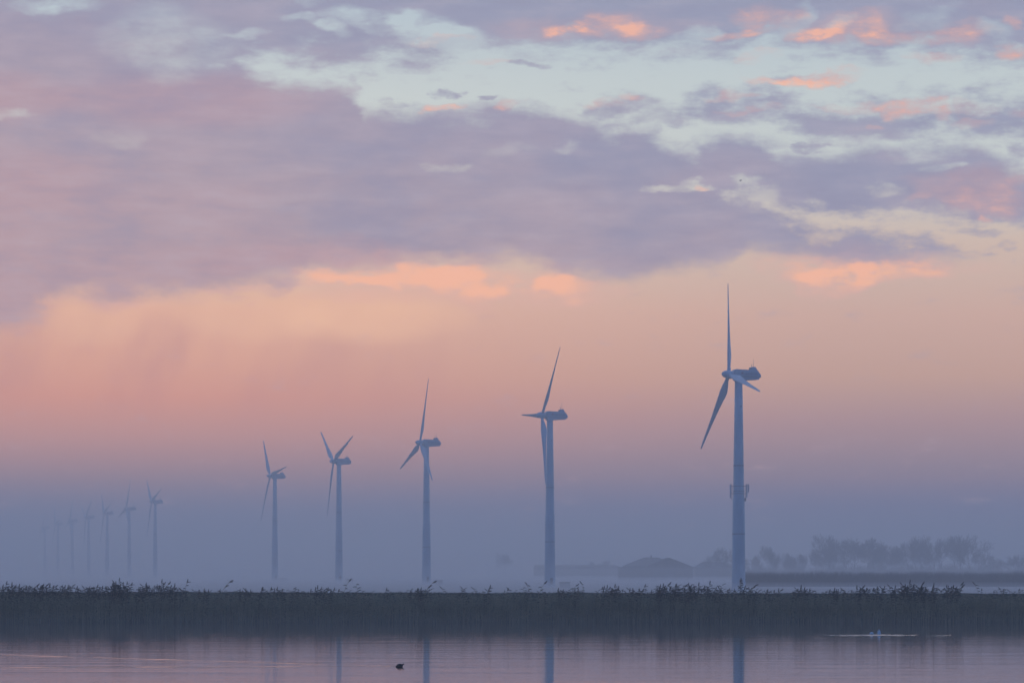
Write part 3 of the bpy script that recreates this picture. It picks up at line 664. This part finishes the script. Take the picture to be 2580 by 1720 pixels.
# ------------------------------------------------------------------ reed fringe on the near dike
def bank_z(x, y):
    z = float(np.interp(y, [229, 233.2, 236.5, 240, 241.5, 246], [-1.4, -.05, 1.2, 2.2, 2.33, 2.36]))
    return z + (-.0016 * (x + 44) if y > 236 else 0)
def reed_mass(n, seed, x0, x1):
    g_ = np.random.default_rng(seed); V, Fc = [], []
    X = g_.uniform(x0, x1, n); Y = 231.6 + 7.6 * g_.random(n) ** 1.25
    for x, y in zip(X, Y):
        zb = bank_z(x, y) - .05 if y > 233 else -.3
        lump = .5 + .25 * math.sin(x * .83) + .25 * math.sin(x * 2.1 + 1)
        ztop = 1.55 + .75 * g_.random() + .12 * lump
        ztop = min(ztop - .0016 * (x + 44), 2.30 - .0016 * (x + 44)) if g_.random() > .02 else ztop
        h = max(.35, ztop - zb); k = len(V); w_ = g_.uniform(.006, .013); lx = g_.normal(.04, .12) * h; ly = g_.normal(0, .08) * h
        for m_, (t, q) in enumerate(((0, 1), (.5, .8), (1, .15))):
            cx, cy, cz = x + lx * t * t, y + ly * t * t, zb + h * t
            for a in range(3): V.append((cx + w_ * q * math.cos(a * 2.094), cy + w_ * q * math.sin(a * 2.094), cz))
        for m_ in range(2):
            for a in range(3): Fc.append((k + m_ * 3 + a, k + m_ * 3 + (a + 1) % 3, k + m_ * 3 + 3 + (a + 1) % 3, k + m_ * 3 + 3 + a))
        for _ in range(3):
            t = g_.uniform(.25, .95); bx, by, bz = x + lx * t * t, y + ly * t * t, zb + h * t
            an = g_.uniform(0, 6.28); L = g_.uniform(.25, .5); ex, ey, ez = bx + L * .75 * math.cos(an), by + L * .75 * math.sin(an), min(bz + L * g_.uniform(-.2, .7), 2.34 - .0016 * (x + 44)); k = len(V)
            mx, my, mz = bx + (ex - bx) * .45, by + (ey - by) * .45, bz + (ez - bz) * .7 + .05; ww = g_.uniform(.012, .024)
            V += [(bx, by, bz), (mx, my, mz + ww), (mx, my, mz - ww), (ex, ey, ez), (mx - math.sin(an) * ww * .6, my + math.cos(an) * ww * .6, mz)]
            Fc += [(k, k + 4, k + 1), (k, k + 2, k + 4), (k + 1, k + 4, k + 3), (k + 4, k + 2, k + 3)]
    return V, Fc
V, Fc = reed_mass(17000, 3, -62, 62)
rm = mesh('reed_bed', V, Fc, M_reed); tag(rm, 'dense brown reed bed covering the whole dike slope at the waterline', 'reed bed', kind='stuff')
# short turf on the crest, so its edge is not a ruled line
g_ = np.random.default_rng(9); n = 16000
X = g_.uniform(-62, 62, n); Y = g_.uniform(239.5, 243.5, n)
V, Fc = [], []
for x, y in zip(X, Y):
    z = bank_z(x, y) - .02; h = g_.uniform(.05, .16) * (1.3 if math.sin(x * .6) + math.sin(x * 1.7) > .8 else 1); k = len(V); w_ = .02; a = g_.uniform(0, 6.28)
    V += [(x - w_ * math.cos(a), y - w_ * math.sin(a), z), (x + w_ * math.cos(a), y + w_ * math.sin(a), z), (x, y + w_, z), (x + g_.normal(0, .04), y + g_.normal(0, .04), z + h)]
    Fc += [(k, k + 1, k + 3), (k + 1, k + 2, k + 3), (k + 2, k, k + 3)]
tag(mesh('grass', V, Fc, M_bank), 'short green turf along the dike crest', 'grass', kind='stuff')

# single reeds that stand above the crest
def make_reed(seed, H, bend, leaves, plume, pl=1.0):
    r = random.Random(seed); root = empty('reed', (0, 0, 0)); pts = []
    for k in range(9):
        t = k / 8; pts.append(Vector((bend * H * t ** 2.6, r.gauss(0, .006), H * t * (1 - .25 * abs(bend) * t * t))))
    bm = bmesh.new(); tube(bm, pts, [.018 - .009 * k / 8 for k in range(9)], 5); bobj('stem', bm, M_reed, root)
    V, Fc = [], []
    for i in range(leaves):
        t = .45 + .5 * i / max(1, leaves - 1); b0 = pts[0].lerp(pts[-1], t); kk = t * 8; j = min(7, int(kk)); b0 = pts[j].lerp(pts[j + 1], kk - j)
        sd = 1 if (i % 2 == 0) else -1; sd = sd if r.random() > .35 else 1
        L = r.uniform(.28, .46); an = r.uniform(-.5, .5) + (0 if sd > 0 else math.pi); up = r.uniform(.15, .75)
        prev = None; w0 = r.uniform(.028, .045); k0 = len(V)
        for q in range(5):
            s_ = q / 4; d = L * s_; c = b0 + Vector((math.cos(an) * d * .85, math.sin(an) * d * .85, up * d - .55 * d * d / L * .7)); w_ = w0 * (.35 + 1.2 * s_ - 1.55 * s_ * s_) * 1.3 + .001
            w_ = max(w_, .001)
            V += [c + Vector((0, -w_ * .2, w_)), c + Vector((0, -w_ * .2, -w_)), c + Vector((0, w_ * .45, 0))]
        for q in range(4):
            a = k0 + q * 3
            for e in range(3): Fc.append((a + e, a + (e + 1) % 3, a + 3 + (e + 1) % 3, a + 3 + e))
    mesh('foliage', V, Fc, M_leaf, root)
    if plume:
        V, Fc = [], []; tip = pts[-1]; d0 = (pts[-1] - pts[-2]).normalized()
        for i in range(40):
            s_ = r.random(); b0 = tip + d0 * (s_ * .26 - .04) * pl + Vector((.10 * bend * s_, 0, -.16 * abs(bend) * s_ * s_))
            rr = .075 * pl * (1 - s_) ** .7 + .012; a = r.uniform(0, 6.28); e = b0 + Vector((rr * math.cos(a) + .05 * bend + .02, rr * math.sin(a), r.uniform(-.03, .05)))
            w_ = .018; k0 = len(V)
            V += [b0 + Vector((0, 0, w_)), b0 + Vector((w_, 0, -w_)), b0 + Vector((-w_, w_, 0)), e]
            Fc += [(k0, k0 + 1, k0 + 3), (k0 + 1, k0 + 2, k0 + 3), (k0 + 2, k0, k0 + 3)]
        mesh('plume', V, Fc, M_plume, root)
    return root
kinds = [make_reed(1, 2.0, .12, 6, True), make_reed(2, 2.0, .30, 5, True, 1.1), make_reed(3, 2.0, -.10, 7, False), make_reed(4, 2.0, .45, 4, True, .9), make_reed(5, 2.0, .05, 8, True, 1.2), make_reed(6, 2.0, .22, 7, False), make_reed(7, 2.0, -.25, 5, True)]
kused = [False] * len(kinds)
solo = [(467, 1457, 0, 'slender reed standing alone left of the bent pair, thin drooping tip'), (558, 1459, 3, 'tall reed curving over from the left, standing alone on the dike'), (590, 1483, 5, 'short leafy reed just right of the tall curving reed'),
        (866, 1461, 1, 'reed with a heavy dark nodding plume below the fourth turbine'), (906, 1467, 2, 'thin upright reed right of the dark nodding plume'), (1073, 1461, 3, 'reed with a drooping plume in front of the third turbine tower'), (1064, 1478, 1, 'shorter plumed reed beside the third turbine tower'),
        (1230, 1472, 0, 'leaning reed alone halfway between the second and third turbines'), (1160, 1478, 5, 'small two-leaved reed right of the third turbine'), (1326, 1477, 2, 'slim reed first of three left of the second turbine tower'), (1345, 1471, 6, 'leafy reed middle of three left of the second turbine tower'),
        (1357, 1467, 1, 'dark-tipped reed closest to the left of the second turbine tower'), (1478, 1468, 6, 'tall forked reed right of the second turbine tower'), (1438, 1473, 1, 'plumed reed just right of the second turbine tower'), (1620, 1470, 0, 'leafy reed standing before the annex of the barn'),
        (1545, 1469, 0, 'upright reed left of the barn annex'), (1788, 1464, 4, 'upright plumed reed just left of the nearest turbine'), (1866, 1458, 4, 'dark spiky reed plume in front of the nearest tower base'), (1884, 1470, 3, 'nodding plume at the right edge of the nearest tower base'),
        (2020, 1474, 4, 'stout plumed reed above a leafy tuft right of the nearest turbine'), (2292, 1462, 4, 'tallest plume of the dense reed tuft at right'), (2352, 1470, 4, 'dark upright plume between the two dense tufts at right'), (2407, 1470, 1, 'outermost plume at the right end of the second dense tuft'),
        (2473, 1470, 6, 'pale thin reed alone near the right end of the dike'), (2506, 1481, 5, 'last small leafy reed near the right end of the dike'), (300, 1457, 4, 'tallest plume of the thickest tuft on the left'), (407, 1460, 4, 'plume at the top of the tuft left of the slender lone reed'), (12, 1462, 0, 'plume at the far left edge of the dike')]
clusters = [(-40, 90, 1466, 26, 0), (90, 230, 1468, 30, 0), (222, 300, 1467, 18, 1), (280, 320, 1460, 16, 1), (345, 442, 1464, 26, 2), (442, 520, 1480, 8, 2), (585, 640, 1480, 6, 3), (655, 735, 1474, 10, 3), (790, 830, 1474, 9, 4), (1025, 1060, 1478, 6, 5), (1405, 1450, 1476, 6, 6),
            (1505, 1560, 1472, 9, 7), (1585, 1632, 1478, 7, 7), (1658, 1725, 1466, 17, 8), (1728, 1812, 1464, 18, 8), (1815, 1905, 1472, 12, 9), (1925, 1965, 1480, 5, 10), (1998, 2032, 1476, 10, 10), (2050, 2140, 1480, 8, 11), (2155, 2215, 1472, 12, 11), (2245, 2275, 1470, 9, 12), (2278, 2332, 1464, 20, 13), (2345, 2360, 1472, 5, 13), (2382, 2412, 1470, 13, 14)]
cl_lab = ['at the far left end of the dike', 'in the thickest tuft on the left', 'in the tuft ending at the slender lone reed on the left', 'in the sparse stretch below the fifth turbine', 'in the low tuft left of the fourth turbine reed', 'beside the third turbine tower', 'just right of the second turbine tower',
          'before the barn annex', 'in the ragged tufts between the barn and the nearest turbine', 'around the foot of the nearest turbine', 'in the small tufts right of the nearest turbine', 'in the thin stretch below the tall bare trees', 'in the tuft left of the densest right tuft', 'in the densest tuft on the right', 'in the last full tuft on the right']
def put_reed(px, py, k, label, y=None):
    o = kinds[k] if not kused[k] else copy_tree(kinds[k]); kused[k] = True
    D = y or rnd.uniform(234.5, 237.5); s = F / D
    zt = CAM_Z + (HOR - py) / s; x = (px - 1290) / s; zb = bank_z(x, D) - .05; bz = zt - zb
    hh = 2.0 * (.94 if k in (1, 3, 6) else 1) + (.15 if k in (0, 4) else 0.0)
    q = bz / hh; o.scale = (max(1.0, q * .7), max(1.0, q * .7), q); o.location = (x - (.25 if k == 3 else .1), D, zb); o.rotation_euler.z = rnd.choice((0, 0, rnd.uniform(-.5, .5), rnd.uniform(-1, 1)))
    tag(o, label, 'reed', 'reeds standing up along the dike crest')
for px, py, k, lab in solo: put_reed(px, py, k, lab)
for (a, b_, top, n, ci) in clusters:
    n = int(n * .74)
    for i in range(n):
        px = a + (b_ - a) * (i + rnd.random()) / n; edge = min(px - a, b_ - px) / max(1, (b_ - a) / 2)
        py = top + 4 + (1489 - top - 4) * (rnd.random() ** 1.3) * (1 - .3 * edge)
        put_reed(px, py, rnd.choice((0, 1, 2, 4, 5, 5, 6, 0, 4)), 'leafy brown reed ' + cl_lab[ci])
# stray low stalks everywhere on the crest
for i in range(40):
    px = rnd.uniform(480, 2580); put_reed(px, rnd.uniform(1480, 1489), rnd.choice((0, 2, 5, 6)), 'short thin reed barely topping the bare stretch of dike')

# the finer reeds between them, too many and too tangled to count
V, Fc = [], []; pool = []
for k_ in kinds:
    pool.append([(np.array([tuple(v.co) for v in c.data.vertices]), [tuple(p.vertices) for p in c.data.polygons]) for c in k_.children])
def stuff_reed(px, py, k):
    D = rnd.uniform(234.5, 237.5); s = F / D; zb = bank_z((px - 1290) / s, D) - .05; q = (CAM_Z + (HOR - py) / s - zb) / 1.95
    a = rnd.uniform(-.8, .8); ca, sa = math.cos(a), math.sin(a); x = (px - 1290) / s
    for vv, ff in pool[k]:
        b0 = len(V)
        for v in vv: V.append((x + (v[0] * ca - v[1] * sa) * q, D + (v[0] * sa + v[1] * ca) * q, zb + v[2] * q))
        Fc.extend([tuple(i + b0 for i in f) for f in ff])
for (a, b_, top, n, ci) in clusters:
    for i in range(int(n * 1.5)):
        px = rnd.uniform(a - 6, b_ + 6); edge = min(px - a, b_ - px) / max(1, (b_ - a) / 2)
        stuff_reed(px, top + 8 + (1490 - top - 8) * (rnd.random() ** .8) * (1 - .3 * edge), rnd.choice((0, 2, 4, 5, 5, 6, 0, 2)))
for i in range(130): stuff_reed(rnd.uniform(-100, 2680), rnd.uniform(1484, 1491), rnd.choice((0, 2, 5)))
tag(mesh('reed_fringe', V, Fc, M_leaf), 'tangled lower reeds filling the tufts along the dike crest', 'reed bed', kind='stuff')

# ------------------------------------------------------------------ birds
def loft(name, st, m, n=16, flat=1.0):
    """closed body through stations (x, z, half width y, half height z)"""
    bm = bmesh.new(); rings = []
    for x, z, wy, hz in st:
        rings.append([bm.verts.new((x, wy * math.cos(t), z + hz * math.sin(t))) for t in [2 * math.pi * k / n for k in range(n)]])
    for u, v in zip(rings, rings[1:]):
        for k in range(n): bm.faces.new((u[k], u[(k + 1) % n], v[(k + 1) % n], v[k]))
    bm.faces.new(rings[0][::-1]); bm.faces.new(rings[-1]); bmesh.ops.recalc_face_normals(bm, faces=bm.faces[:])
    o = bobj(name, bm, m, None, True); md = o.modifiers.new('s', 'SUBSURF'); md.levels = 1; md.render_levels = 1
    return o
coot = loft('coot', [(-.205, .012, .010, .008), (-.185, .020, .035, .020), (-.14, .045, .062, .050), (-.08, .060, .082, .072), (-.01, .066, .088, .082), (.05, .058, .082, .074), (.095, .052, .062, .062), (.118, .062, .040, .060),
                     (.128, .092, .032, .040), (.140, .112, .034, .034), (.160, .114, .031, .030), (.176, .104, .018, .017), (.196, .096, .009, .009), (.206, .092, .004, .004)], M_black)
coot.location = coot_p; coot.rotation_euler.z = math.radians(18)
tag(coot, 'small black coot swimming alone on the water, drawing a wake', 'bird')
b1 = loft('water_bird', [(-.12, .01, .012, .012), (-.09, .03, .05, .05), (-.04, .045, .08, .075), (.02, .05, .085, .085), (.07, .04, .07, .07), (.105, .025, .04, .045), (.12, .012, .012, .015)], M_feather)
b1.scale = (1.25,) * 3; b1.location = at(2196, 1597.2, z=0); tag(b1, 'white water bird with only its rounded back above water, left one of two', 'bird')
# second bird upended: tail and folded wing tips point up
bm = bmesh.new(); rings = []
for z, rx, ry, off in ((-.05, .10, .09, 0), (.02, .10, .09, 0), (.07, .092, .08, .004), (.12, .075, .062, .010), (.17, .055, .042, .014), (.22, .034, .022, .012), (.265, .018, .010, .006), (.295, .005, .004, .0)):
    rings.append([bm.verts.new((off + rx * math.cos(t) * (1 + .10 * math.cos(3 * t)), ry * math.sin(t), z)) for t in [2 * math.pi * k / 14 for k in range(14)]])
for u, v in zip(rings, rings[1:]):
    for k in range(14): bm.faces.new((u[k], u[(k + 1) % 14], v[(k + 1) % 14], v[k]))
bm.faces.new(rings[0][::-1]); bm.faces.new(rings[-1])
tube(bm, [(-.06, -.02, .08), (-.085, -.03, .15), (-.055, -.02, .225)], [.022, .018, .004], 6); tube(bm, [(.06, -.02, .08), (.08, -.03, .13), (.07, -.02, .19)], [.022, .018, .004], 6)
b2 = bobj('water_bird', bm, M_feather, None, True); b2.scale = (1.2,) * 3; b2.location = at(2214.5, 1597.2, z=0)
tag(b2, 'white water bird upended with its pointed tail straight up, right one of two', 'bird')
# a distant bird crossing the clouds
bm = bmesh.new(); rings = []
tube(bm, [(-.22, 0, 0), (-.12, 0, .01), (0, 0, .015), (.12, 0, .01), (.2, 0, .015)], [.01, .05, .07, .045, .01], 10)
for s in (-1, 1): tube(bm, [(.03, s * .04, .02), (.05, s * .25, .10), (-.02, s * .5, .03)], [.045, .03, .006], 6)
fb = bobj('flying_bird', bm, M_black, None, True); fb.location = at(1866, 455, D=460); fb.rotation_euler.z = .3
tag(fb, 'tiny dark bird flying high in front of the clouds', 'bird')

# ------------------------------------------------------------------ haze
def vol_box(name, x0, x1, y0, y1, z0, z1, dens, col_, aniso, label):
    bm = bmesh.new(); box(bm, x0, x1, y0, y1, z0, z1)
    m = bpy.data.materials.new(name); m.use_nodes = True; t = m.node_tree; t.nodes.clear()
    v = t.nodes.new('ShaderNodeVolumePrincipled'); v.inputs['Color'].default_value = col_ + (1,); v.inputs['Density'].default_value = dens
    v.inputs['Anisotropy'].default_value = aniso; v.inputs['Density Attribute'].default_value = ''; v.inputs['Temperature Attribute'].default_value = ''
    o_ = t.nodes.new('ShaderNodeOutputMaterial'); t.links.new(v.outputs[0], o_.inputs['Volume'])
    o = bobj(name, bm, m); tag(o, label, kind='stuff'); return o
vol_box('haze', -4700, 4700, -900, 8800, GZ - 1.4, 88, HAZE, (.95, .97, 1.0), .45, 'thin blue dusk haze over the whole polder')

vol_box('ground_mist', -4600, 4600, 264, 8700, GZ - .9, 6.0, .00025, (.93, .95, 1.0), .45, 'pale mist lying over the field, swallowing the tower feet')
vol_box('ground_mist', -4500, 4500, 268, 8600, GZ - .7, 1.4, .0016, (.93, .95, 1.0), .45, 'thicker mist hugging the field right above the grass')
vol_box('ground_mist', -420, 420, 45, 258, -1.6, 1.0, .0010, (.95, .96, 1.0), .40, 'thin mist drifting low over the canal water')
